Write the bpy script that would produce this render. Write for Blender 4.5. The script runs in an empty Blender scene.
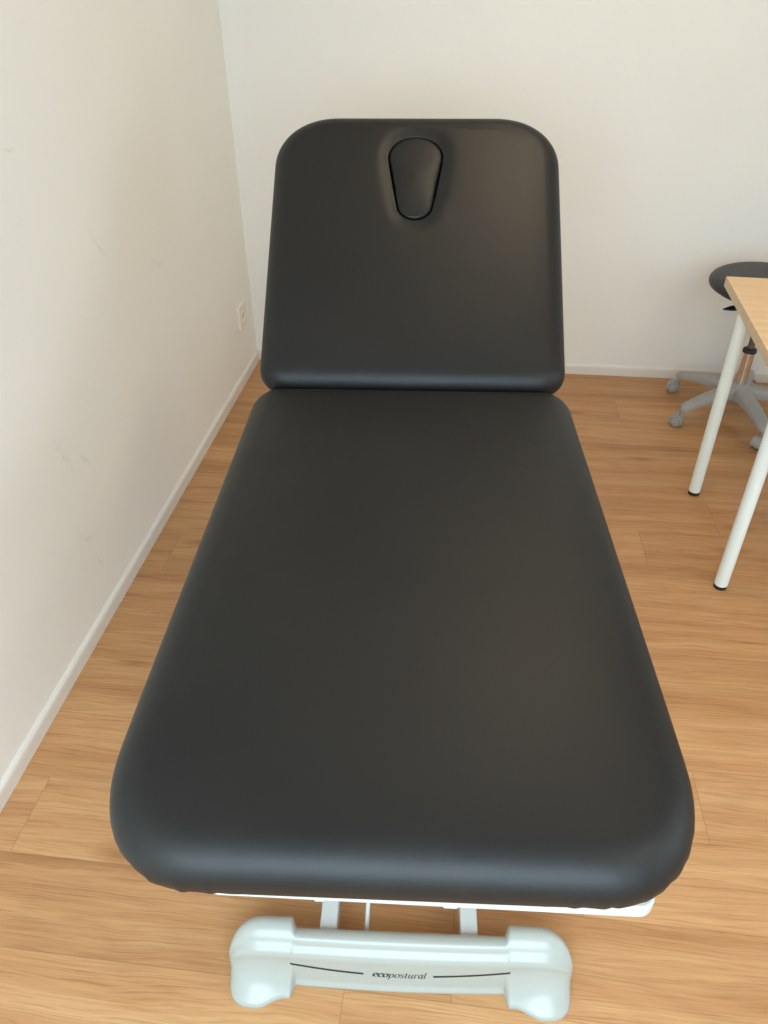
import bpy, bmesh, math, random
from mathutils import Vector, Matrix

random.seed(7)
scn = bpy.context.scene
COL = scn.collection
PI = math.pi

# ------------------------------------------------------------------ materials
def new_mat(name):
    m = bpy.data.materials.new(name); m.use_nodes = True
    nt = m.node_tree
    b = nt.nodes['Principled BSDF']
    return m, nt, b

def srgb(r, g, b):
    def f(c):
        c /= 255.0
        return c / 12.92 if c <= 0.04045 else ((c + 0.055) / 1.055) ** 2.4
    return (f(r), f(g), f(b), 1.0)

def link(nt, a, b): nt.links.new(a, b)

def simple(name, col, rough=0.5, metal=0.0, bump=0.0, bscale=200.0, coat=0.0, spec=0.5):
    m, nt, b = new_mat(name)
    b.inputs['Base Color'].default_value = col
    b.inputs['Roughness'].default_value = rough
    b.inputs['Metallic'].default_value = metal
    b.inputs['Coat Weight'].default_value = coat
    b.inputs['Coat Roughness'].default_value = 0.12
    b.inputs['Specular IOR Level'].default_value = spec
    if bump > 0:
        tc = nt.nodes.new('ShaderNodeTexCoord')
        n = nt.nodes.new('ShaderNodeTexNoise'); n.inputs['Scale'].default_value = bscale
        n.inputs['Detail'].default_value = 3
        bp = nt.nodes.new('ShaderNodeBump'); bp.inputs['Strength'].default_value = bump
        bp.inputs['Distance'].default_value = 0.002
        link(nt, tc.outputs['Object'], n.inputs['Vector'])
        link(nt, n.outputs['Fac'], bp.inputs['Height'])
        link(nt, bp.outputs['Normal'], b.inputs['Normal'])
    return m

def math_node(nt, op, a=None, b=None, c=None):
    n = nt.nodes.new('ShaderNodeMath'); n.operation = op
    for i, v in enumerate((a, b, c)):
        if v is None: continue
        if isinstance(v, (int, float)): n.inputs[i].default_value = v
        else: link(nt, v, n.inputs[i])
    return n.outputs[0]

def ramp(nt, fac, stops):
    r = nt.nodes.new('ShaderNodeValToRGB')
    while len(r.color_ramp.elements) < len(stops): r.color_ramp.elements.new(0.5)
    for e, (p, c) in zip(r.color_ramp.elements, stops):
        e.position = p; e.color = c
    link(nt, fac, r.inputs['Fac'])
    return r.outputs['Color']

def mix(nt, mode, fac, a, b):
    n = nt.nodes.new('ShaderNodeMix'); n.data_type = 'RGBA'; n.blend_type = mode
    for s, v in ((n.inputs[0], fac), (n.inputs[6], a), (n.inputs[7], b)):
        if isinstance(v, (int, float, tuple)): s.default_value = v
        else: link(nt, v, s)
    return n.outputs[2]

def noise(nt, vec, scale, detail=4, rough=0.55, dist=0.0):
    n = nt.nodes.new('ShaderNodeTexNoise')
    n.inputs['Scale'].default_value = scale; n.inputs['Detail'].default_value = detail
    n.inputs['Roughness'].default_value = rough; n.inputs['Distortion'].default_value = dist
    link(nt, vec, n.inputs['Vector'])
    return n.outputs['Fac']

def mapping(nt, vec, scale=(1, 1, 1), loc=(0, 0, 0)):
    n = nt.nodes.new('ShaderNodeMapping')
    n.inputs['Scale'].default_value = scale; n.inputs['Location'].default_value = loc
    link(nt, vec, n.inputs['Vector'])
    return n.outputs['Vector']

def wall_material(name, scuffs=(), k0=1.0):
    m, nt, b = new_mat(name)
    tc = nt.nodes.new('ShaderNodeTexCoord')
    p = tc.outputs['Object']
    f = noise(nt, p, 1.3, 3)
    col = ramp(nt, f, [(0.35, (0.825 * k0, 0.822 * k0, 0.775 * k0, 1)), (0.65, (0.850 * k0, 0.850 * k0, 0.805 * k0, 1))])
    # small greyish rubs with a shape of their own
    for (loc, size, ang) in scuffs:
        d = nt.nodes.new('ShaderNodeVectorMath'); d.operation = 'SUBTRACT'
        link(nt, p, d.inputs[0]); d.inputs[1].default_value = loc
        r = nt.nodes.new('ShaderNodeVectorRotate'); r.rotation_type = 'X_AXIS'
        r.inputs['Angle'].default_value = ang
        link(nt, d.outputs[0], r.inputs['Vector'])
        s = mapping(nt, r.outputs[0], (0, 1 / size, 5 / size))
        ln = nt.nodes.new('ShaderNodeVectorMath'); ln.operation = 'LENGTH'
        link(nt, s, ln.inputs[0])
        inside = math_node(nt, 'SUBTRACT', 1.0, ln.outputs['Value'])
        g = noise(nt, mapping(nt, r.outputs[0], (1, 60, 260)), 1.0, 4, 0.7)
        k = math_node(nt, 'MULTIPLY', math_node(nt, 'MAXIMUM', inside, 0.0), math_node(nt, 'MAXIMUM', math_node(nt, 'SUBTRACT', g, 0.5), 0.0))
        k = math_node(nt, 'MINIMUM', math_node(nt, 'MULTIPLY', k, 4.5), 0.4)
        col = mix(nt, 'MIX', k, col, (0.42, 0.39, 0.36, 1))
    link(nt, col, b.inputs['Base Color'])
    b.inputs['Roughness'].default_value = 0.62
    b.inputs['Specular IOR Level'].default_value = 0.3
    bp = nt.nodes.new('ShaderNodeBump'); bp.inputs['Strength'].default_value = 0.12
    bp.inputs['Distance'].default_value = 0.002
    link(nt, noise(nt, p, 90, 3), bp.inputs['Height'])
    link(nt, bp.outputs['Normal'], b.inputs['Normal'])
    return m

def floor_material():
    m, nt, b = new_mat('oak_plank_floor')
    uv = nt.nodes.new('ShaderNodeUVMap'); uv.uv_map = 'grain'
    ed = nt.nodes.new('ShaderNodeUVMap'); ed.uv_map = 'edge'
    at = nt.nodes.new('ShaderNodeAttribute'); at.attribute_name = 'tone'
    v = uv.outputs['UV']
    # broad flowing figure along the plank
    warp = noise(nt, mapping(nt, v, (1.6, 9, 1)), 1.0, 3, 0.5)
    wv = nt.nodes.new('ShaderNodeCombineXYZ')
    sx = nt.nodes.new('ShaderNodeSeparateXYZ'); link(nt, v, sx.inputs[0])
    ywarp = math_node(nt, 'ADD', sx.outputs['Y'], math_node(nt, 'MULTIPLY', warp, 0.075))
    link(nt, sx.outputs['X'], wv.inputs[0]); link(nt, ywarp, wv.inputs[1])
    bands = noise(nt, mapping(nt, wv.outputs[0], (0.8, 17, 1)), 1.0, 5, 0.62)
    fine = noise(nt, mapping(nt, wv.outputs[0], (6, 260, 1)), 1.0, 4, 0.7)
    broad = noise(nt, mapping(nt, v, (0.7, 5, 1)), 1.0, 2, 0.5)
    wav = nt.nodes.new('ShaderNodeTexWave'); wav.wave_type = 'BANDS'; wav.bands_direction = 'Y'
    wav.inputs['Scale'].default_value = 14; wav.inputs['Distortion'].default_value = 2.2
    wav.inputs['Detail'].default_value = 2; wav.inputs['Detail Scale'].default_value = 1.2
    link(nt, mapping(nt, wv.outputs[0], (0.12, 1.5, 1)), wav.inputs['Vector'])
    col = ramp(nt, bands, [(0.25, srgb(172, 124, 82)), (0.42, srgb(197, 149, 102)), (0.60, srgb(209, 164, 116)), (0.78, srgb(221, 180, 132))])
    col = mix(nt, 'MULTIPLY', 0.8, col, ramp(nt, fine, [(0.32, (0.66, 0.58, 0.5, 1)), (0.52, (0.97, 0.96, 0.95, 1)), (0.75, (1, 1, 1, 1))]))
    col = mix(nt, 'MULTIPLY', 0.22, col, ramp(nt, wav.outputs['Fac'], [(0.0, (0.8, 0.72, 0.64, 1)), (0.5, (1, 1, 1, 1))]))
    col = mix(nt, 'MULTIPLY', 0.7, col, ramp(nt, broad, [(0.3, (0.84, 0.8, 0.76, 1)), (0.65, (1.0, 1.0, 1.0, 1))]))
    # knots: stretched cells, few of them
    vo = nt.nodes.new('ShaderNodeTexVoronoi'); vo.voronoi_dimensions = '2D'; vo.inputs['Scale'].default_value = 1.0
    link(nt, mapping(nt, wv.outputs[0], (1.5, 5.5, 1)), vo.inputs['Vector'])
    kn = ramp(nt, vo.outputs['Distance'], [(0.0, (0.45, 0.34, 0.26, 1)), (0.05, (0.72, 0.62, 0.54, 1)), (0.13, (1, 1, 1, 1))])
    sep = nt.nodes.new('ShaderNodeSeparateColor'); link(nt, vo.outputs['Color'], sep.inputs[0])
    col = mix(nt, 'MULTIPLY', math_node(nt, 'MULTIPLY', math_node(nt, 'GREATER_THAN', sep.outputs[0], 0.6), 0.75), col, kn)
    # nested arches of the flat-sawn figure
    cn = noise(nt, mapping(nt, v, (0.55, 4.2, 1)), 1.0, 1, 0.4)
    cs = math_node(nt, 'SINE', math_node(nt, 'MULTIPLY', cn, 120.0))
    col = mix(nt, 'MULTIPLY', 0.16, col, ramp(nt, math_node(nt, 'MULTIPLY_ADD', cs, 0.5, 0.5), [(0.0, (0.72, 0.64, 0.55, 1)), (0.6, (1, 1, 1, 1))]))
    # tone of each plank
    tone = ramp(nt, at.outputs['Fac'], [(0.0, (0.84, 0.80, 0.77, 1)), (0.5, (0.95, 0.93, 0.91, 1)), (1.0, (1.06, 1.06, 1.06, 1))])
    col = mix(nt, 'MULTIPLY', 1.0, col, tone)
    # joints
    se = nt.nodes.new('ShaderNodeSeparateXYZ'); link(nt, ed.outputs['UV'], se.inputs[0])
    dmin = math_node(nt, 'MINIMUM', se.outputs['X'], se.outputs['Y'])
    jn = nt.nodes.new('ShaderNodeMapRange'); link(nt, dmin, jn.inputs[0])
    jn.inputs[1].default_value = 0.0004; jn.inputs[2].default_value = 0.0016
    jn.inputs[3].default_value = 0.4; jn.inputs[4].default_value = 0.0
    col = mix(nt, 'MIX', jn.outputs[0], col, srgb(120, 80, 50))
    link(nt, col, b.inputs['Base Color'])
    rr = nt.nodes.new('ShaderNodeMapRange'); link(nt, fine, rr.inputs[0])
    rr.inputs[3].default_value = 0.5; rr.inputs[4].default_value = 0.36
    link(nt, rr.outputs[0], b.inputs['Roughness'])
    b.inputs['Specular IOR Level'].default_value = 0.4
    bp = nt.nodes.new('ShaderNodeBump'); bp.inputs['Strength'].default_value = 0.12
    bp.inputs['Distance'].default_value = 0.001
    link(nt, fine, bp.inputs['Height']); link(nt, bp.outputs['Normal'], b.inputs['Normal'])
    return m

def desk_wood(name, light, dark):
    m, nt, b = new_mat(name)
    tc = nt.nodes.new('ShaderNodeTexCoord')
    p = tc.outputs['Object']
    f = noise(nt, mapping(nt, p, (2.2, 34, 34)), 1.0, 5, 0.6, 0.3)
    g = noise(nt, mapping(nt, p, (6, 190, 190)), 1.0, 4, 0.6)
    col = ramp(nt, f, [(0.3, dark), (0.7, light)])
    col = mix(nt, 'MULTIPLY', 0.3, col, ramp(nt, g, [(0.3, (0.75, 0.68, 0.6, 1)), (0.6, (1, 1, 1, 1))]))
    link(nt, col, b.inputs['Base Color'])
    b.inputs['Roughness'].default_value = 0.45
    return m

def vinyl_material():
    m, nt, b = new_mat('black_vinyl')
    tc = nt.nodes.new('ShaderNodeTexCoord')
    p = tc.outputs['Object']
    f = noise(nt, p, 5, 3)
    link(nt, ramp(nt, f, [(0.3, (0.0085, 0.0090, 0.0092, 1)), (0.7, (0.0115, 0.0114, 0.0110, 1))]), b.inputs['Base Color'])
    rr = nt.nodes.new('ShaderNodeMapRange'); link(nt, f, rr.inputs[0])
    rr.inputs[3].default_value = 0.44; rr.inputs[4].default_value = 0.50
    link(nt, rr.outputs[0], b.inputs['Roughness'])
    b.inputs['Specular IOR Level'].default_value = 0.36
    vo = nt.nodes.new('ShaderNodeTexVoronoi'); vo.inputs['Scale'].default_value = 520
    link(nt, p, vo.inputs['Vector'])
    bp = nt.nodes.new('ShaderNodeBump'); bp.inputs['Strength'].default_value = 0.10
    bp.inputs['Distance'].default_value = 0.0008
    link(nt, vo.outputs['Distance'], bp.inputs['Height'])
    b2 = nt.nodes.new('ShaderNodeBump'); b2.inputs['Strength'].default_value = 0.12
    b2.inputs['Distance'].default_value = 0.02
    link(nt, noise(nt, p, 7, 3), b2.inputs['Height'])
    link(nt, bp.outputs['Normal'], b2.inputs['Normal'])
    link(nt, b2.outputs['Normal'], b.inputs['Normal'])
    return m

M = {}
M['vinyl'] = vinyl_material()
M['white_plastic'] = simple('white_gloss_plastic', srgb(168, 173, 166), 0.26, bump=0.0, coat=0.08)
M['white_metal'] = simple('white_powder_coat', srgb(192, 197, 194), 0.38, bump=0.05, bscale=600)
M['leg_white'] = simple('white_painted_tube', srgb(232, 242, 237), 0.38, bump=0.05, bscale=600)
M['black_plastic'] = simple('black_plastic', (0.012, 0.012, 0.012, 1), 0.45, bump=0.05, bscale=500)
M['ink'] = simple('dark_ink', (0.02, 0.022, 0.028, 1), 0.5)
M['grey_plastic'] = simple('grey_moulded_plastic', srgb(158, 158, 156), 0.42, bump=0.06, bscale=400)
M['grey_dark'] = simple('dark_grey_rubber', srgb(70, 70, 72), 0.55, bump=0.05, bscale=400)
M['chrome'] = simple('chrome', (0.78, 0.76, 0.74, 1), 0.12, 1.0)
M['steel'] = simple('dark_steel', (0.22, 0.22, 0.22, 1), 0.3, 1.0)
M['stool_seat'] = simple('dark_upholstery', (0.03, 0.031, 0.034, 1), 0.5, bump=0.12, bscale=300)
M['plywood'] = desk_wood('plywood_board', srgb(205, 170, 125), srgb(180, 140, 98))
M['desk_top'] = desk_wood('pale_oak_top', srgb(243, 209, 165), srgb(229, 189, 140))
M['desk_edge'] = desk_wood('pale_oak_edge', srgb(224, 204, 172), srgb(210, 188, 154))
M['wall'] = wall_material('white_wall_paint')
M['wall_marks_lit'] = wall_material('white_wall_paint_with_rubs_and_light', [
    ((-1.047, 2.052, 0.992), 0.075, 0.9), ((-1.047, 2.439, 0.815), 0.07, 0.5),
    ((-1.047, 1.736, 1.298), 0.035, 0.2), ((-1.047, 1.603, 0.58), 0.08, 1.2),
    ((-1.047, 1.594, 0.306), 0.07, 0.8), ((-1.047, 1.695, 0.512), 0.06, 1.0), ((-1.047, 1.629, 0.195), 0.05, 1.3)], 1.04)  # paint lightened to stand in for weak light on the left wall
M['baseboard'] = simple('white_satin_trim', srgb(226, 222, 214), 0.4, bump=0.04, bscale=60)
M['socket'] = simple('ivory_socket_plastic', srgb(232, 227, 216), 0.4, bump=0.02)
M['ceiling'] = simple('ceiling_paint', srgb(236, 234, 228), 0.8, bump=0.05, bscale=80)
M['floor'] = floor_material()

# ------------------------------------------------------------------ helpers
def finish(name, bm, mat, parent=None, smooth=True, loc=None, autosmooth=None):
    bmesh.ops.recalc_face_normals(bm, faces=bm.faces)
    me = bpy.data.meshes.new(name)
    bm.to_mesh(me); bm.free()
    mats = mat if isinstance(mat, (list, tuple)) else [mat]
    for k in mats: me.materials.append(k)
    if smooth:
        for p in me.polygons: p.use_smooth = True
        if autosmooth:
            try: me.set_sharp_from_angle(angle=math.radians(autosmooth))
            except Exception: pass
    o = bpy.data.objects.new(name, me); COL.objects.link(o)
    if loc is not None: o.location = loc
    if parent: o.parent = parent
    return o

def tag(o, label=None, cat=None, group=None, kind=None):
    if label: o['label'] = label
    if cat: o['category'] = cat
    if group: o['group'] = group
    if kind: o['kind'] = kind
    return o

def empty(name, loc, rz=0.0):
    o = bpy.data.objects.new(name, None); COL.objects.link(o)
    o.location = loc; o.rotation_euler = (0, 0, rz); o.empty_display_size = 0.1
    return o

def box(bm, lo, hi, bevel=0.0, seg=2, mat=None):
    r = bmesh.ops.create_cube(bm, size=1.0)
    vs = r['verts']
    lo, hi = Vector(lo), Vector(hi)
    for v in vs:
        v.co = Vector(((lo[i] + hi[i]) / 2 + v.co[i] * (hi[i] - lo[i]) for i in range(3)))
    if mat is not None:
        vs[0].co = mat @ vs[0].co if False else vs[0].co
    if bevel > 0:
        es = list({e for v in vs for e in v.link_edges})
        bmesh.ops.bevel(bm, geom=es, offset=bevel, segments=seg, profile=0.5, affect='EDGES')
    return bm

def rings_mesh(bm, rings, closed=True, cap_start=True, cap_end=True):
    """rings: lists of 3D points with equal length; skins them."""
    vr = [[bm.verts.new(p) for p in r] for r in rings]
    n = len(vr[0])
    for a, b in zip(vr[:-1], vr[1:]):
        for i in range(n if closed else n - 1):
            j = (i + 1) % n
            bm.faces.new((a[i], a[j], b[j], b[i]))
    if cap_start: bm.faces.new(list(reversed(vr[0])))
    if cap_end: bm.faces.new(vr[-1])
    return vr

def tube(bm, p, q, r, n=24, r2=None, bev=0.0):
    p, q = Vector(p), Vector(q)
    d = (q - p); L = d.length; d.normalize()
    a = d.orthogonal().normalized(); b = d.cross(a)
    r2 = r if r2 is None else r2
    sts = [(0, r - bev), (bev, r)] if bev else [(0, r)]
    sts += [(L - bev, r2), (L, r2 - bev)] if bev else [(L, r2)]
    rings = [[p + d * s + (a * math.cos(t) + b * math.sin(t)) * rr for t in [2 * PI * k / n for k in range(n)]] for s, rr in sts]
    rings_mesh(bm, rings)

def lathe(bm, prof, c=(0, 0, 0), n=48):
    c = Vector(c)
    rings = [[c + Vector((r * math.cos(2 * PI * k / n), r * math.sin(2 * PI * k / n), z)) for k in range(n)] for r, z in prof]
    rings_mesh(bm, rings)

def bar(bm, p, q, w, h, bev=0.003):
    """rectangular tube from p to q; w sideways (horizontal), h in the other direction"""
    p, q = Vector(p), Vector(q)
    d = (q - p); L = d.length; d.normalize()
    side = d.cross(Vector((0, 0, 1)))
    side = side.normalized() if side.length > 1e-4 else Vector((1, 0, 0))
    up = side.cross(d)
    t = bmesh.new(); box(t, (-w / 2, 0, -h / 2), (w / 2, L, h / 2), bev)
    mtx = Matrix.Translation(p) @ Matrix((side, d, up)).transposed().to_4x4()
    t.transform(mtx)
    me = bpy.data.meshes.new('tmp'); t.to_mesh(me); t.free()
    bm.from_mesh(me); bpy.data.meshes.remove(me)

# ------------------------------------------------------------------ camera
CAMH = 1.65
scn.render.resolution_x = 768; scn.render.resolution_y = 1024
cam = bpy.data.cameras.new('camera'); co = bpy.data.objects.new('camera', cam); COL.objects.link(co)
cam.sensor_fit = 'AUTO'; cam.sensor_width = 36.0; cam.lens = 760.0 / 1024.0 * 36.0
cam.clip_start = 0.02; cam.clip_end = 100
rt = Vector((0.99339419, 0.1146562, -0.00468436))
up = Vector((-0.06428726, 0.589878, 0.80492925))
bk = Vector((0.09505333, -0.79931089, 0.59335231))
m3 = Matrix((rt, up, bk)).transposed()
co.matrix_world = Matrix.Translation((0, 0, CAMH)) @ m3.to_4x4()
scn.camera = co

# ------------------------------------------------------------------ room shell
XL, XR, YB, YR, ZC = -1.047, 3.0, 3.452, -1.3, 2.6
T = 0.12

def struct(name, bm, mat, smooth=False):
    o = finish(name, bm, mat, smooth=smooth); o['kind'] = 'structure'
    return o

# floor: laid planks, one mesh
def build_floor():
    PW = 0.197; Y0 = 1.028; L = 1.285
    fixed = {6: 0.919, 5: 0.642, 0: 0.625, 10: 0.682, 4: -0.960, -1: -0.963, -3: -0.16, 1: 0.15, 2: -0.05, 3: 0.1, 7: 0.1, 8: 0.0, 9: 0.2, 11: 0.15, -2: 0.05}
    tones = {6: .35, 5: .55, 0: .75, 10: .5, 4: .3, -1: .85, 3: .8, 7: .45, 2: .5, 1: .7, 9: .25, 8: .5, -2: .6, -3: .55, 11: .35}
    bm = bmesh.new()
    ug = bm.loops.layers.uv.new('grain'); ue = bm.loops.layers.uv.new('edge')
    tn = bm.loops.layers.float_color.new('tone')
    rng = random.Random(21)
    k0 = math.floor((YR - T - Y0) / PW); k1 = math.ceil((YB + T - Y0) / PW)
    for k in range(k0, k1):
        ya, yb = max(Y0 + k * PW, YR - T), min(Y0 + (k + 1) * PW, YB + T)
        if yb - ya < 0.004: continue
        off = fixed.get(k, rng.uniform(-0.6, 0.6))
        x = off
        while x > XL - T: x -= L
        while x < XR + T:
            xa, xb = max(x, XL - T), min(x + L, XR + T)
            x += L
            if xb - xa < 0.002: continue
            go = (rng.uniform(0, 40), rng.uniform(0, 40))
            t = min(1, max(0, tones.get(k, rng.uniform(0.3, 0.8)) + rng.uniform(-0.22, 0.22)))
            xm, ym = (xa + xb) / 2, (ya + yb) / 2
            xs = [xa, xm, xb]; ys = [ya, ym, yb]
            V = [[bm.verts.new((px, py, 0)) for px in xs] for py in ys]
            for j in range(2):
                for i in range(2):
                    f = bm.faces.new((V[j][i], V[j][i + 1], V[j + 1][i + 1], V[j + 1][i]))
                    for lp in f.loops:
                        c = lp.vert.co
                        lp[ug].uv = (c.x - xa + go[0], c.y - ya + go[1])
                        lp[ue].uv = (min(c.x - xa, xb - c.x), min(c.y - ya, yb - c.y))
                        lp[tn] = (t, t, t, 1)
    me = bpy.data.meshes.new('floor'); bm.to_mesh(me); bm.free()
    me.materials.append(M['floor'])
    o = bpy.data.objects.new('floor', me); COL.objects.link(o); o['kind'] = 'structure'
build_floor()

bm = bmesh.new(); box(bm, (XL - T, YR - T, 0), (XL, YB + T, ZC)); struct('wall_left', bm, M['wall_marks_lit'])
bm = bmesh.new(); box(bm, (XL, YB, 0), (XR, YB + T, ZC)); struct('wall_back', bm, M['wall'])
VY0, VY1, VZ0, VZ1 = -0.6, 1.4, 0.9, 2.3        # unseen opening added in the right wall, for light on the left wall
bm = bmesh.new()
box(bm, (XR, YR - T, 0), (XR + T, VY0, ZC)); box(bm, (XR, VY1, 0), (XR + T, YB + T, ZC))
box(bm, (XR, VY0, 0), (XR + T, VY1, VZ0)); box(bm, (XR, VY0, VZ1), (XR + T, VY1, ZC))
struct('wall_right', bm, M['wall'])
added_win = empty('added_window', (XR + 0.06, (VY0 + VY1) / 2, VZ0)); added_win['kind'] = 'structure'  # added window, out of view, set there to brighten the left wall
bm = bmesh.new()
h2 = (VY1 - VY0) / 2; z2 = VZ1 - VZ0
for (lo, hi) in (((-.03, -h2, 0), (.03, -h2 + .06, z2)), ((-.03, h2 - .06, 0), (.03, h2, z2)), ((-.03, -h2, 0), (.03, h2, .06)), ((-.03, -h2, z2 - .06), (.03, h2, z2)), ((-.03, -.04, 0), (.03, .04, z2))):
    box(bm, lo, hi, 0.004)
finish('window_frame', bm, M['white_metal'], added_win, smooth=False)
bm = bmesh.new(); box(bm, (XL - T, YR - T, ZC), (XR + T, YB + T, ZC + T)); struct('ceiling', bm, M['ceiling'])
# wall behind the camera, with a window opening
WX0, WX1, WZ0, WZ1 = -0.95, 1.15, 0.70, 2.35
bm = bmesh.new()
box(bm, (XL, YR - T, 0), (WX0, YR, ZC)); box(bm, (WX1, YR - T, 0), (XR, YR, ZC))
box(bm, (WX0, YR - T, 0), (WX1, YR, WZ0)); box(bm, (WX0, YR - T, WZ1), (WX1, YR, ZC))
struct('wall_front', bm, M['wall'])
win = empty('window_1', ((WX0 + WX1) / 2, YR - 0.06, WZ0)); win['kind'] = 'structure'
bm = bmesh.new()
hw = (WX1 - WX0) / 2; hh = WZ1 - WZ0
for (lo, hi) in (((-hw, -.03, 0), (-hw + .06, .03, hh)), ((hw - .06, -.03, 0), (hw, .03, hh)), ((-hw, -.03, 0), (hw, .03, .06)), ((-hw, -.03, hh - .06), (hw, .03, hh)), ((-.04, -.03, 0), (.04, .03, hh))):
    box(bm, lo, hi, 0.004)
finish('window_frame', bm, M['white_metal'], win, smooth=False)

# baseboards with a small rounded top
def baseboard(name, pts):
    bm = bmesh.new()
    a, b, nrm = Vector(pts[0]), Vector(pts[1]), Vector(pts[2])
    prof = [(0, 0), (0.012, 0), (0.012, 0.036), (0.0105, 0.044), (0.006, 0.049), (0.003, 0.050), (0, 0.050)]
    rings = [[p + nrm * d + Vector((0, 0, z)) for d, z in prof] for p in (a, b)]
    rings_mesh(bm, rings)
    struct(name, bm, M['baseboard'])
baseboard('baseboard_left', ((XL, YR, 0.0004), (XL, YB, 0.0004), (1, 0, 0)))
baseboard('baseboard_back', ((XL + .0121, YB, 0.0004), (XR - .0121, YB, 0.0004), (0, -1, 0)))
baseboard('baseboard_right', ((XR, YR, 0.0004), (XR, YB, 0.0004), (-1, 0, 0)))

# ------------------------------------------------------------------ treatment table
BA = math.radians(4.15)
table = empty('treatment_table', (-0.0405, 0.43, 0.0), BA)
tag(table, 'black padded two-section treatment table with raised backrest on a white base', 'treatment table')

def rrect(x0, x1, y0, y1, rad, n=20, ex=2.0, taper=None):
    """CCW rounded rectangle; rad=(front-left, front-right, back-right, back-left) each (rx, ry); returns points"""
    pts = []
    cs = [((x0, y0), rad[0], PI), ((x1, y0), rad[1], 1.5 * PI), ((x1, y1), rad[2], 0), ((x0, y1), rad[3], 0.5 * PI)]
    sg = [(1, 1), (-1, 1), (-1, -1), (1, -1)]
    for ((cx, cy), (rx, ry), a0), (sx, sy) in zip(cs, sg):
        ox, oy = cx + sx * rx, cy + sy * ry
        for k in range(n + 1):
            t = a0 + 0.5 * PI * k / n
            c, s = math.cos(t), math.sin(t)
            pts.append(Vector((ox + rx * math.copysign(abs(c) ** (2 / ex), c), oy + ry * math.copysign(abs(s) ** (2 / ex), s), 0)))
    return pts

def resample(pts, n):
    P = pts + [pts[0]]
    L = [0]
    for a, b in zip(P[:-1], P[1:]): L.append(L[-1] + (b - a).length)
    out = []; j = 0
    for k in range(n):
        s = L[-1] * k / n
        while L[j + 1] < s: j += 1
        f = (s - L[j]) / max(L[j + 1] - L[j], 1e-9)
        out.append(P[j].lerp(P[j + 1], f))
    return out

def inward(pts):
    n = len(pts); res = []
    for i in range(n):
        t = (pts[(i + 1) % n] - pts[i - 1]).normalized()
        res.append(Vector((-t.y, t.x, 0)))
    for _ in range(2):
        res = [(res[i - 1] + res[i] * 2 + res[(i + 1) % n]).normalized() for i in range(n)]
    return res

def cushion(name, outline, edge, center, inner, zfun, parent, wrinkle=None, inner_tail=()):
    """outline CCW; edge: list of (inset, z) from the underside rim up to the top; then the top runs
    towards the contour `inner` (star shaped about center). zfun(p, t) gives the top height."""
    N = len(outline)
    nr = inward(outline)
    rings = []
    for k, (ins, z) in enumerate(edge):
        ring = []
        for i in range(N):
            w = wrinkle(outline[i], k / (len(edge) - 1), i) if wrinkle else 0.0
            p = outline[i] + nr[i] * (ins + w)
            ring.append(Vector((p.x, p.y, z)))
        rings.append(ring)
    last = rings[-1]
    inn = []
    for p in last:
        a = math.atan2(p.y - center[1], p.x - center[0])
        r = inner(a)
        inn.append(Vector((center[0] + r * math.cos(a), center[1] + r * math.sin(a), 0)))
    K = 26
    for k in range(1, K + 1):
        t = k / K; t = 1 - (1 - t) ** 1.6
        ring = []
        for a, b in zip(last, inn):
            p = Vector((a.x, a.y, 0)).lerp(b, t)
            p.z = zfun(p, t)
            ring.append(p)
        rings.append(ring)
    base = rings[-1]
    for (sc, z) in inner_tail:
        rings.append([Vector((center[0] + (p.x - center[0]) * sc, center[1] + (p.y - center[1]) * sc, z)) for p in base])
    bm = bmesh.new()
    rings_mesh(bm, rings, cap_start=True, cap_end=True)
    return finish(name, bm, M['vinyl'], parent, smooth=True)

# seat cushion --------------------------------------------------
TH = 0.088; ZB = 0.753
def edge_profile(th, top_r, bot_r, n=12, m=5, rim=0.012):
    pr = [(rim + 0.01, 0.0)]
    for k in range(m + 1):
        t = k / m * PI / 2
        pr.append((bot_r * (1 - math.sin(t)), bot_r * (1 - math.cos(t)) * 1.0 + 0.0))
    for k in range(1, n + 1):
        t = k / n * PI / 2
        pr.append((top_r * (1 - math.cos(t)), bot_r + (th - bot_r) * math.sin(t)))
    return pr

HW = 0.366; LEN = 1.176
ol = resample(rrect(-HW, HW, 0.000, LEN, ((.142, .180), (.142, .180), (.07, .085), (.07, .085)), ex=2.3), 440)
for p in ol:
    p.x *= 1 + 0.011 * min(1, max(0, (1.0 - p.y) / 0.75))
ep = edge_profile(TH, 0.058, 0.040)
crown = 0.004
def seat_z(p, t):
    u = max(0, 1 - (p.x / HW) ** 2) * max(0, 1 - ((p.y - LEN / 2) / (LEN / 2)) ** 2)
    return ZB + TH + crown * (1 - (1 - min(1, u)) ** 3)
def seat_wr(p, k, i):
    if k > 0.45: return 0.0
    w = 0.0
    if p.y < 0.09 and abs(p.x) > 0.16:
        amp = 0.0020 * min(1, (abs(p.x) - 0.16) / 0.06)
        w = amp * (math.sin(p.x * 210 + p.y * 130) + 0.7 * math.sin(p.x * 390 - p.y * 300 + 1.2)) * (1 - k / 0.45)
    return w
cushion('seat_cushion', ol, [(i, ZB + z) for i, z in ep], (0, LEN / 2), lambda a: 0.010, seat_z, table, wrinkle=seat_wr,
        inner_tail=((0.6, ZB + TH + crown), (0.2, ZB + TH + crown)))
# board under the cushion
bm = bmesh.new()
pb = rrect(-HW + .03, HW - .03, 0.03, LEN - .03, ((.10, .10), (.10, .10), (.04, .04), (.04, .04)))
rings_mesh(bm, [[p + Vector((0, 0, z)) for p in pb] for z in (ZB - 0.012, ZB + 0.004)])
finish('cushion_board', bm, M['plywood'], table, smooth=False)

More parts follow.
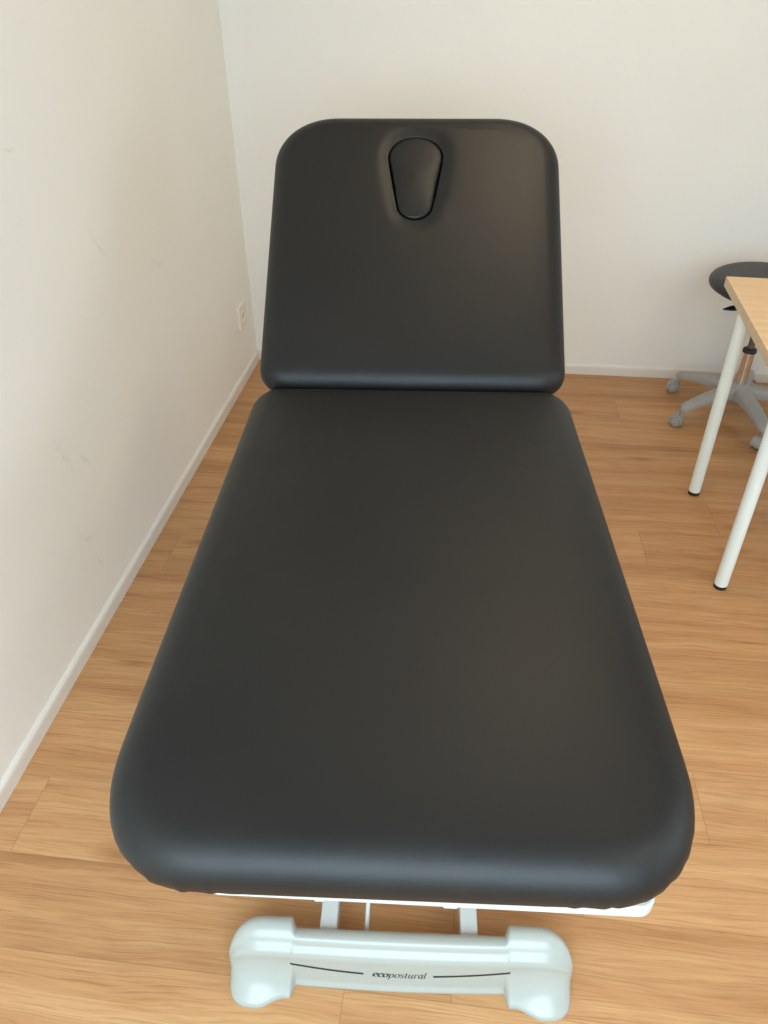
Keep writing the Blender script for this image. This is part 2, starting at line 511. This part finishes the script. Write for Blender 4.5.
# backrest ------------------------------------------------------
TILT = math.radians(39.5); BL = 0.758; BHW = 0.362; BTH = 0.068
back = empty('backrest', (0.0005, 1.152, 0.843)); back.parent = table
back.rotation_euler = (TILT, 0, 0)
bol = resample(rrect(-BHW, BHW, -0.004, BL, ((.068, .062), (.068, .062), (.165, .145), (.165, .145)), ex=2.15), 300)
bep = edge_profile(BTH, 0.052, 0.024)
HC = (-0.001, 0.564)                    # middle of the face hole
def egg(a, grow=0.0):
    """contour of the face plug: broad towards the head end, narrow below"""
    c, s = math.cos(a), math.sin(a)
    # find radius by marching: half-width as a function of v
    lo, hi = 0.0, 0.25
    for _ in range(26):
        mid = (lo + hi) / 2
        x, v = abs(mid * c), mid * s
        if egg_in(x, v, grow): lo = mid
        else: hi = mid
    return lo
def egg_in(x, v, grow):
    # top circle, bottom circle, common tangents
    r1, v1 = 0.067 + grow, 0.058
    r2, v2 = 0.044 + grow, -0.076
    if v > v1: return (x / r1) ** 2 + ((v - v1) / (0.060 + grow)) ** 2 < 1
    if (x * x + (v - v1) ** 2) < r1 * r1 or (x * x + (v - v2) ** 2) < r2 * r2: return True
    d = v1 - v2; sn = (r1 - r2) / d; cs = math.sqrt(1 - sn * sn)
    # tangent line on +x side: normal (cs, -sn... ) pointing outwards
    nx, nv = cs, -sn
    dist = nx * x + nv * (v - v1)
    al = (v - v1) * cs + x * sn      # position along the tangent
    return dist < r1 and v2 - r2 * sn < v < v1 - 0 and dist < r1
EG = [egg(2 * PI * k / 720) for k in range(720)]
def egg_r(a):
    k = (a / (2 * PI) * 720) % 720
    i = int(k); f = k - i
    return EG[i] * (1 - f) + EG[(i + 1) % 720] * f
def back_z(p, t):
    dx, dv = p.x - HC[0], p.y - HC[1]
    r = math.hypot(dx, dv); e = egg_r(math.atan2(dv, dx))
    d = max(0, r - e - 0.004)
    dip = 0.009 * math.exp(-(d / 0.020) ** 1.5) if d < 0.15 else 0
    u = max(0, 1 - (p.x / BHW) ** 2) * max(0, 1 - ((p.y - BL / 2) / (BL / 2)) ** 2)
    return 0.003 * (1 - (1 - min(1, u)) ** 3) - dip
cushion('backrest_cushion', bol, [(i, z - BTH) for i, z in bep], HC, lambda a: egg_r(a) + 0.0035, back_z, back,
        inner_tail=((0.985, -0.018), (0.975, -0.026), (0.975, -0.045)))
# plug filling the face hole
bm = bmesh.new()
N = 120
def egg_ring(sc, off, z):
    return [Vector((HC[0] + (egg_r(2 * PI * k / N) * sc + off) * math.cos(2 * PI * k / N), HC[1] + (egg_r(2 * PI * k / N) * sc + off) * math.sin(2 * PI * k / N), z)) for k in range(N)]
pr = [(1, -0.006, -0.044), (1, -0.004, -0.026), (1, -0.0025, -0.014), (1, -0.0028, -0.008), (1, -0.0045, -0.0052), (1, -0.009, -0.0035)]
pr += [(0.9 * (1 - k / 9) + 0.02, -0.009 * (1 - k / 9), -0.0025 + 0.0045 * (k / 9) ** 0.7) for k in range(1, 10)]
rings_mesh(bm, [egg_ring(*q) for q in pr])
finish('face_hole_plug', bm, M['vinyl'], back)
# board and hinge frame under the backrest
bm = bmesh.new()
pb = rrect(-BHW + .03, BHW - .03, 0.03, BL - .03, ((.04, .04), (.04, .04), (.13, .12), (.13, .12)))
rings_mesh(bm, [[p + Vector((0, 0, z)) for p in pb] for z in (-BTH - 0.012, -BTH + 0.004)])
finish('backrest_board', bm, M['plywood'], back, smooth=False)
bm = bmesh.new()
for s in (-1, 1):
    bar(bm, (s * 0.22, 0.04, -BTH - 0.027), (s * 0.22, 0.60, -BTH - 0.027), 0.03, 0.03)
bar(bm, (-0.22, 0.58, -BTH - 0.027), (0.22, 0.58, -BTH - 0.027), 0.03, 0.03)
finish('backrest_frame', bm, M['white_metal'], back, smooth=False)

# white upper frame --------------------------------------------
bm = bmesh.new()
FZ = ZB - 0.028
def hollow_frame(x0, x1, y0, y1, w, z0, z1, rad):
    out = rrect(x0, x1, y0, y1, ((rad, rad),) * 4, n=8)
    inn = rrect(x0 + w, x1 - w, y0 + w, y1 - w, ((max(rad - w, .004),) * 2,) * 4, n=8)
    b = .003
    def ring(pp, z, off): 
        nr = inward(pp)
        return [p + n * off + Vector((0, 0, z)) for p, n in zip(pp, nr)]
    R = [ring(out, z0, b), ring(out, z0 + b, 0), ring(out, z1 - b, 0), ring(out, z1, b), ring(inn, z1, -b), ring(inn, z1 - b, 0), ring(inn, z0 + b, 0), ring(inn, z0, -b)]
    vr = [[bm.verts.new(p) for p in r] for r in R]
    n = len(out)
    for k in range(len(vr)):
        a, c = vr[k], vr[(k + 1) % len(vr)]
        for i in range(n):
            j = (i + 1) % n
            bm.faces.new((a[i], a[j], c[j], c[i]))
hollow_frame(-0.235, 0.307, 0.002, 1.10, 0.032, ZB - 0.027, ZB - 0.004, 0.02)
frame = finish('upper_frame', bm, M['white_metal'], table, autosmooth=40)
frame.rotation_euler = (0, 0, math.radians(-0.7)); frame.location = (0, 0.0215, 0)
for x, w in ((-0.094, 0.012), (0.066, 0.018)):
    bm = bmesh.new(); box(bm, (x - w / 2, 0.006, ZB - 0.037), (x + w / 2, 0.022, ZB - 0.0255), 0.0015)
    finish('frame_tab', bm, M['white_metal'], frame, smooth=False)

# base: two moulded covers, rails, lifting arms ------------------
def cover_params(x):
    ax = abs(x)
    s = min(1, max(0, (ax - 0.203) / 0.012)); s = s * s * (3 - 2 * s)          # beam -> foot step
    yb = 0.286 + 0.016 * s
    h = 0.111 + 0.011 * s
    hc = 0.093 + 0.003 * s
    bow = 0.006 * (1 - (x / 0.23) ** 2) if ax < 0.23 else 0
    q = min(1, max(0, (ax - 0.222) / 0.055)); q = q * q * (3 - 2 * q)
    yf = 0.222 - bow - s * 0.026 - 0.020 * q
    yc = 0.236 - bow * 0.6 - 0.001 * s
    global PW_
    PW_ = 1.15 + 1.3 * s
    return yb, h, hc, yf, yc
XE = 0.336
def cover_profile(x):
    yb, h, hc, yf, yc = cover_params(x)
    ax = abs(x); x0 = 0.262
    ds = hs = 1.0
    if ax > x0:
        t = min(1.0, (ax - x0) / (XE - x0))
        ds = max(0.0, 1 - t ** 2.5) ** (1 / 2.3); hs = 0.45 + 0.55 * max(0.0, 1 - t ** 2.6) ** (1 / 2.2)
    ym = 0.240
    df = ds
    if ax > x0: df = max(0.0, 1 - t ** 4.0) ** (1 / 2.6)
    def Y(y): return ym + (y - ym) * max(ds if y > ym else df, 0.02)
    rim = 0.004
    P = [(Y(yb) + rim, 0.0005), (Y(yb) + rim, 0.005), (Y(yb), 0.009)]
    zt = h * hs; zc = hc * hs
    # back wall, rounded to the top
    rb = 0.022
    P.append((Y(yb - 0.001), zt - rb - 0.01))
    for k in range(7):
        a = k / 6 * PI / 2
        P.append((Y(yb - 0.002 - rb * (1 - math.cos(a))), zt - rb + rb * math.sin(a)))
    # top slopes forward to the ridge
    yt = yb - 0.002 - rb
    for k in range(1, 6):
        f = k / 6
        P.append((Y(yt + (yc + 0.012 - yt) * f), zt + (zc + 0.004 - zt) * f + 0.004 * math.sin(f * PI)))
    # ridge
    P += [(Y(yc + 0.012), zc + 0.0042), (Y(yc + 0.005), zc + 0.0015), (Y(yc), zc - 0.003), (Y(yc - 0.003), zc - 0.009)]
    # front face
    for k in range(1, 11):
        f = k / 10
        y = (yc - 0.003) + ((yf + 0.001) - (yc - 0.003)) * f ** PW_
        P.append((Y(y), (zc - 0.009) + (0.011 - (zc - 0.009)) * f))
    P += [(Y(yf) - rim * 0.7, 0.008), (Y(yf) - rim, 0.005), (Y(yf) - rim, 0.0005)]
    return P
def cover_mesh():
    xs = []
    k = 0.0
    core = [i * 0.01 for i in range(-20, 21)]
    xs = list(core)
    for a in [0.202 + 0.0015 * i for i in range(10)] + [0.218 + 0.005 * i for i in range(10)]:
        xs += [a, -a]
    for i in range(18):
        a = 0.267 + (XE - 0.267) * math.sin((i + 1) / 18 * PI / 2)
        xs += [a, -a]
    xs = sorted(set(round(x, 5) for x in xs))
    bm = bmesh.new()
    rings_mesh(bm, [[Vector((x, y, z)) for y, z in cover_profile(x)] for x in xs])
    return bm
cover = finish('base_cover', cover_mesh(), M['white_plastic'], table, autosmooth=70)
cover.location = (0.0035, 0, 0)

def cover_surf(x, v):
    """point on the front face of the cover: v = distance down from the ridge, as share 0..1; plus normal"""
    P = cover_profile(x)
    face = P[len(P) - 14:len(P) - 3]
    f = v * (len(face) - 1); i = min(int(f), len(face) - 2); g = f - i
    a, b = face[i], face[i + 1]
    y = a[0] + (b[0] - a[0]) * g; z = a[1] + (b[1] - a[1]) * g
    d = Vector((0, b[0] - a[0], b[1] - a[1])).normalized()
    n = Vector((0, d.z, -d.y))
    if n.y > 0: n = -n
    return Vector((x, y, z)), n
FACE_H = 0.08
def on_cover(x, v, lift=0.0006):
    p, n = cover_surf(x, v)
    return p + n * lift

def stripe(name, x0, x1, vfun, th):
    bm = bmesh.new()
    K = 30; rows = []
    for k in range(K + 1):
        x = x0 + (x1 - x0) * k / K; v = vfun(x)
        rows.append((bm.verts.new(on_cover(x, v - th)), bm.verts.new(on_cover(x, v + th))))
    for a, b in zip(rows[:-1], rows[1:]): bm.faces.new((a[0], a[1], b[1], b[0]))
    o = finish(name, bm, M['ink'], cover, smooth=False)
    return o
VL = lambda x: 0.53 - 0.26 * (x / 0.22) ** 2
stripe('stripe', -0.213, -0.070, VL, 0.034)
stripe('stripe', 0.066, 0.214, VL, 0.034)

# lettering: broad-nib strokes, italic; "eco" heavier than "postural"
def arc(cx, cy, rx, ry, a0, a1, n=18):
    return [(cx + rx * math.cos(math.radians(a0 + (a1 - a0) * k / n)), cy + ry * math.sin(math.radians(a0 + (a1 - a0) * k / n))) for k in range(n + 1)]
def serif(x, y, w=.16): return [(x - w, y - .02), (x + w, y + .02)]
GL = {
 'e': (0.78, [[(.08, .50), (.68, .56)] + arc(.40, .52, .30, .44, 8, 320)]),
 'c': (0.74, [arc(.40, .5, .31, .46, 40, 322), [(.60, .78), (.66, .70)]]),
 'o': (0.84, [arc(.42, .5, .33, .46, 0, 360, 28)]),
 'p': (0.88, [[(.20, .95), (.20, -.42)], serif(.20, -.42), [(.06, .90), (.20, .97)], arc(.46, .5, .30, .45, 150, -150, 24)]),
 's': (0.64, [arc(.34, .72, .20, .22, 35, 250, 12) + arc(.32, .27, .22, .25, 80, -145, 14)]),
 't': (0.54, [[(.24, 1.25), (.24, .25)] + arc(.40, .22, .16, .2, 180, 320, 10), [(.05, .93), (.48, .95)]]),
 'u': (0.90, [[(.06, .92), (.20, .96), (.20, .35)] + arc(.42, .32, .22, .28, 180, 350, 14), [(.66, .96), (.66, .15)] + arc(.76, .14, .10, .12, 180, 320, 6)]),
 'r': (0.66, [[(.06, .92), (.20, .96), (.20, .02)], serif(.20, .02), [(.20, .60)] + arc(.42, .62, .22, .32, 150, 50, 10)]),
 'a': (0.80, [arc(.36, .48, .26, .44, 30, 335, 22), [(.60, .96), (.60, .18)] + arc(.70, .16, .10, .13, 180, 320, 6)]),
 'l': (0.42, [[(.06, 1.42), (.20, 1.46), (.20, .02)], serif(.20, .02)]),
}
def lettering():
    word = 'ecopostural'
    total = sum(GL[c][0] for c in word)
    W = 0.104; sc = W / total
    bm = bmesh.new()
    pen = 0.0
    nib_a = math.radians(24)
    for i, ch in enumerate(word):
        adv, strokes = GL[ch]
        wgt = 0.150 if i < 3 else 0.095
        nib = (wgt * math.cos(nib_a), wgt * math.sin(nib_a) * 0.75)
        for st in strokes:
            rows = []
            for (x, y) in st:
                pr_ = []
                for s in (-1, 1):
                    gx = pen + x + s * nib[0] + 0.22 * y; gy = y + s * nib[1]
                    X = -W / 2 + gx * sc - 0.001
                    v = 0.61 - gy * sc * 1.02 / FACE_H - 0.26 * (X / 0.22) ** 2
                    pr_.append(bm.verts.new(on_cover(X, v, 0.0007)))
                rows.append(pr_)
            for a, b in zip(rows[:-1], rows[1:]):
                try: bm.faces.new((a[0], a[1], b[1], b[0]))
                except ValueError: pass
        pen += adv
    return finish('lettering', bm, M['ink'], cover, smooth=False)
lettering()

rear = bpy.data.objects.new('base_cover', cover.data); COL.objects.link(rear)
rear.parent = table; rear.location = (0, 1.62, 0); rear.rotation_euler = (0, 0, PI)

for s in (-1, 1):
    bm = bmesh.new(); bar(bm, (s * 0.14, 0.26, 0.062), (s * 0.14, 1.36, 0.062), 0.034, 0.05)
    finish('base_rail', bm, M['white_metal'], table, smooth=False)
bm = bmesh.new(); tube(bm, (-0.064, 0.27, 0.07), (-0.064, 0.95, 0.07), 0.0045, 12)
finish('release_rod', bm, M['white_metal'], table)
for s in (-1, 1):
    for (y0, y1) in ((0.52, 0.86), (0.82, 1.16)):
        bm = bmesh.new(); bar(bm, (s * 0.185, y0, 0.08), (s * 0.185, y1, FZ - 0.01), 0.03, 0.05)
        finish('lift_arm', bm, M['white_metal'], table, smooth=False)
for (y, z) in ((0.52, 0.08), (0.82, 0.08), (0.86, FZ - 0.012), (1.16, FZ - 0.012)):
    bm = bmesh.new(); tube(bm, (-0.20, y, z), (0.20, y, z), 0.012, 16)
    finish('pivot_shaft', bm, M['steel'], table, autosmooth=40)
bm = bmesh.new(); tube(bm, (0.02, 0.50, 0.09), (0.02, 0.80, 0.42), 0.032, 20, bev=.004); tube(bm, (0.02, 0.79, 0.41), (0.02, 1.0, 0.64), 0.014, 16)
finish('lift_motor', bm, M['grey_dark'], table, autosmooth=40)

# ------------------------------------------------------------------ desk
DA = math.radians(-3.2)
desk = empty('desk', (0.863, 2.745, 0.0), DA)     # origin at the back left corner of the top, x along the short side
desk.location = (0.881, 2.740, 0.0)
tag(desk, 'small desk with a pale wood top and white tube legs', 'desk')
DW, DL, DZ, DT = 0.60, 1.05, 0.734, 0.034
bm = bmesh.new(); box(bm, (0, -DL, DZ - DT), (DW, 0, DZ), 0.0012, 2)
top = finish('desk_top', bm, [M['desk_top'], M['desk_edge']], desk, smooth=False)
for p in top.data.polygons: p.material_index = 0 if abs(p.normal.z) > 0.7 else 1
for (x, y) in ((0.0165, -0.274), (0.0200, -0.804), (DW - 0.03, -0.272), (DW - 0.03, -0.802)):
    leg = empty('leg', (x, y, 0)); leg.parent = desk
    bm = bmesh.new(); tube(bm, (0, 0, 0.014), (0, 0, DZ - DT - 0.004), 0.0208, 32, bev=0.0012)
    finish('leg_tube', bm, M['leg_white'], leg, autosmooth=40)
    bm = bmesh.new(); lathe(bm, [(0.0175, 0.0004), (0.0203, 0.002), (0.0205, 0.0145), (0.014, 0.0155)])
    f = finish('leg_foot', bm, M['black_plastic'], leg, autosmooth=50); f['label'] = 'black plastic foot'
    bm = bmesh.new(); lathe(bm, [(0.0209, DZ - DT - 0.006), (0.0214, DZ - DT - 0.003), (0.0214, DZ - DT - 0.0002)])
    finish('mounting_plate', bm, M['leg_white'], leg, autosmooth=40)

# ------------------------------------------------------------------ stool
SX, SY = 1.171, 3.106
stool = empty('rolling_stool', (SX, SY, 0), 0.0)
tag(stool, 'black round-seat rolling stool with a grey five-star base beside the desk', 'stool')
SH = 0.616
bm = bmesh.new()
R = 0.227
prof = [(0.02, SH - 0.072), (R * 0.70, SH - 0.072), (R * 0.88, SH - 0.062)]
for k in range(0, 9):
    a = -0.5 + (k / 8) * (PI / 2 + 0.5)
    prof.append((R * 0.80 + R * 0.20 * math.cos(a), SH - 0.034 + 0.030 * math.sin(a)))
prof += [(R * 0.6, SH - 0.0005), (R * 0.35, SH + 0.001), (0.01, SH + 0.0015)]
lathe(bm, prof, n=72)
seat = finish('seat', bm, M['stool_seat'], stool, autosmooth=60)
bm = bmesh.new(); lathe(bm, [(0.06, SH - 0.118), (0.075, SH - 0.112), (0.075, SH - 0.072), (0.03, SH - 0.071)])
finish('seat_mount', bm, M['black_plastic'], stool, autosmooth=40)
# height lever: tapered paddle
bm = bmesh.new()
dirn = Vector((-0.92, -0.38, 0.02)).normalized()
rings = []
for s, w, t in ((0.04, .006, .006), (0.10, .008, .008), (0.125, .014, .010), (0.145, .014, .010), (0.165, .010, .007), (0.188, .003, .003)):
    c = Vector((0, 0, 0.500)) + dirn * s
    sd = dirn.cross(Vector((0, 0, 1))).normalized(); u = sd.cross(dirn)
    rings.append([c + sd * w * math.cos(a) + u * t * math.sin(a) for a in [2 * PI * k / 14 for k in range(14)]])
rings_mesh(bm, rings)
finish('height_lever', bm, M['black_plastic'], stool)
bm = bmesh.new(); lathe(bm, [(0.014, 0.29), (0.014, SH - 0.10)], n=28)
finish('gas_piston', bm, M['steel'], stool, autosmooth=40)
bm = bmesh.new(); lathe(bm, [(0.0245, 0.150), (0.0245, 0.298)], n=36)
finish('column_sleeve', bm, M['chrome'], stool, autosmooth=40)
bm = bmesh.new(); lathe(bm, [(0.0255, 0.2972), (0.0280, 0.2982), (0.0280, 0.309), (0.0255, 0.313), (0.0145, 0.314)], n=36)
finish('column_collar', bm, M['black_plastic'], stool, autosmooth=40)
bm = bmesh.new()
lathe(bm, [(0.030, 0.088), (0.048, 0.092), (0.054, 0.104), (0.048, 0.148), (0.036, 0.157), (0.026, 0.158)], n=40)
hub = finish('hub', bm, M['grey_plastic'], stool, autosmooth=50)
bm = bmesh.new(); lathe(bm, [(0.010, 0.064), (0.016, 0.067), (0.018, 0.0885), (0.012, 0.0895)], n=24)
finish('hub_bolt', bm, M['grey_plastic'], hub, autosmooth=50)

LR = 0.278
def star_leg():
    bm = bmesh.new()
    st = []
    K = 14
    for k in range(K + 1):
        f = k / K
        r = 0.030 + (LR + 0.012 - 0.030) * f
        zt = 0.152 - 0.050 * f ** 1.4
        zb = 0.100 - 0.024 * f + 0.012 * math.sin(f * PI)
        w = 0.036 - 0.012 * f
        if f > 0.9:
            e = (f - 0.9) / 0.1; w *= math.sqrt(max(0.06, 1 - e * e * 0.9)); zt -= 0.004 * e * e
        st.append((r, w, zb, zt))
    rings = []
    for r, w, zb, zt in st:
        ring = [(-w, zb), (w, zb), (w * 1.0, zb + 0.5 * (zt - zb)), (w * 0.86, zt - 0.006), (w * 0.55, zt), (-w * 0.55, zt), (-w * 0.86, zt - 0.006), (-w, zb + 0.5 * (zt - zb))]
        rings.append([Vector((r, y, z)) for y, z in ring])
    rings_mesh(bm, rings)
    return bm
def caster_parts(parent, lr, az):
    c = empty('caster', (LR * math.cos(lr), LR * math.sin(lr), 0), az); c.parent = parent
    bm = bmesh.new(); tube(bm, (0, 0, 0.045), (0, 0, 0.085), 0.007, 16)
    # hood between and over the wheels
    rings = []
    for k in range(15):
        a = math.radians(-20 + 220 * k / 14)
        rr = 0.0285
        x, z = 0.016 + rr * math.cos(a), 0.0275 + rr * math.sin(a)
        x2, z2 = 0.016 + (rr - 0.006) * math.cos(a), 0.0275 + (rr - 0.006) * math.sin(a)
        rings.append([Vector((x, -0.021, z)), Vector((x, 0.021, z)), Vector((x2, 0.021, z2)), Vector((x2, -0.021, z2))])
    rings_mesh(bm, rings)
    box(bm, (-0.004, -0.003, 0.01), (0.036, 0.003, 0.05), 0.001)
    finish('fork', bm, M['grey_plastic'], c, autosmooth=40)
    for s in (-1, 1):
        bm = bmesh.new()
        prof = [(0.006, 0.0035), (0.020, 0.0035), (0.0252, 0.006), (0.0262, 0.010), (0.0262, 0.016), (0.0245, 0.0195), (0.021, 0.021), (0.0195, 0.0198), (0.018, 0.0212), (0.009, 0.0222)]
        n = 32
        ringz = [[Vector((0.016 + r * math.cos(2 * PI * k / n), s * y, 0.0266 + r * math.sin(2 * PI * k / n))) for k in range(n)] for r, y in prof]
        rings_mesh(bm, ringz)
        o = finish('wheel', bm, [M['grey_plastic'], M['grey_dark']], c, autosmooth=35)
        for p in o.data.polygons:
            cy = abs(p.center.y); r = math.hypot(p.center.x - 0.016, p.center.z - 0.0266)
            if r > 0.0235 or (0.0188 < r < 0.0203 and cy > 0.018): p.material_index = 1
first = None
ANG0 = 208
az_list = [250, 190, 130, 320, 215]
for k in range(5):
    a = math.radians(ANG0 + 72 * k)
    o = finish('star_leg', star_leg(), M['grey_plastic'], stool, autosmooth=50)
    o.rotation_euler = (0, 0, a)
    caster_parts(stool, a, math.radians([150, -140, 100, 40, 162][k]))

# ------------------------------------------------------------------ wall socket
sock = empty('wall_socket', (XL, 3.257, 0.302), 0)
tag(sock, 'ivory power socket low on the left wall near the corner', 'socket')
bm = bmesh.new()
pp = rrect(-0.054, 0.054, -0.054, 0.054, ((.008, .008),) * 4, n=6)
def yz(p, x): return Vector((x, p.x, p.y))
rings_mesh(bm, [[yz(p, 0.0003) for p in pp], [yz(p, 0.008) for p in pp], [yz(p * 0.965, 0.0115) for p in pp], [yz(p * 0.80, 0.0118) for p in pp]])
finish('cover_plate', bm, M['socket'], sock, autosmooth=40)
bm = bmesh.new()
n = 40
def circ(r, x): return [Vector((x, r * math.cos(2 * PI * k / n), r * math.sin(2 * PI * k / n))) for k in range(n)]
rings_mesh(bm, [circ(0.034, 0.0115), circ(0.034, 0.0145), circ(0.0315, 0.0155), circ(0.0285, 0.0145), circ(0.026, 0.0120), circ(0.010, 0.0121)])
finish('socket_well', bm, M['socket'], sock, autosmooth=40)
bm = bmesh.new()
for s in (-1, 1):
    tube(bm, (0.0118, s * 0.0095, 0), (0.0128, s * 0.0095, 0), 0.0033, 12)
finish('contact_holes', bm, M['black_plastic'], sock, smooth=False)
bm = bmesh.new(); tube(bm, (0.0118, 0, 0.012), (0.0165, 0, 0.012), 0.0024, 12)
finish('earth_pin', bm, M['steel'], sock)

# ------------------------------------------------------------------ ceiling lamp and an added fill lamp
def ceiling_lamp(x, y, label, col, strength):
    lamp = empty('ceiling_lamp', (x, y, ZC))
    tag(lamp, label, 'ceiling lamp')
    bm = bmesh.new(); lathe(bm, [(0.20, -0.0005), (0.235, -0.004), (0.235, -0.05), (0.222, -0.056), (0.216, -0.050), (0.20, -0.045)], n=64)
    finish('lamp_housing', bm, M['leg_white'], lamp, autosmooth=40)
    dm, nt, b = new_mat('lamp_diffuser')
    b.inputs['Base Color'].default_value = (0.9, 0.9, 0.88, 1)
    b.inputs['Emission Color'].default_value = col
    b.inputs['Emission Strength'].default_value = strength
    bm = bmesh.new(); lathe(bm, [(0.217, -0.050), (0.20, -0.058), (0.12, -0.066), (0.01, -0.069)], n=64)
    finish('lamp_diffuser', bm, dm, lamp, autosmooth=40)
ceiling_lamp(0.35, 2.05, 'flat round ceiling lamp with warm diffuser above the treatment table', (1.0, 0.77, 0.50, 1), 17.5)
ceiling_lamp(1.60, 0.20, 'added round fill lamp with paler diffuser on the ceiling, right of the camera', (1.0, 0.90, 0.78, 1), 18.0)  # second lamp is added to lift the left wall's brightness

# ------------------------------------------------------------------ light
w = bpy.data.worlds.new('daylight'); scn.world = w; w.use_nodes = True
bg = w.node_tree.nodes['Background']
bg.inputs['Color'].default_value = (0.72, 0.86, 1.0, 1); bg.inputs['Strength'].default_value = 1.2

def area(name, loc, rot, sx, sy, power, col):
    l = bpy.data.lights.new(name, 'AREA'); l.shape = 'RECTANGLE'; l.size = sx; l.size_y = sy
    l.energy = power; l.color = col
    o = bpy.data.objects.new(name, l); COL.objects.link(o)
    o.location = loc; o.rotation_euler = rot
    return o
# daylight entering by the window behind the camera
area('window_daylight', ((WX0 + WX1) / 2, YR + 0.30, (WZ0 + WZ1) / 2 + 0.1), (PI / 2 - math.radians(50), 0, 0), WX1 - WX0 - .1, 1.2, 70, (0.67, 0.86, 1.0))
area('added_side_fill', (XR - 0.25, (VY0 + VY1) / 2, (VZ0 + VZ1) / 2), (0, PI / 2 - math.radians(15), 0), 1.2, VY1 - VY0 - .1, 14, (0.84, 0.93, 1.0))  # added fill from the right, aimed across at the left wall

scn.view_settings.view_transform = 'Standard'
scn.view_settings.look = 'None'
scn.view_settings.gamma = 1.0
scn.view_settings.use_curve_mapping = False
scn.view_settings.exposure = 0.04
try:
    scn.cycles.max_bounces = 10; scn.cycles.diffuse_bounces = 6
    scn.cycles.use_denoising = True
except Exception: pass
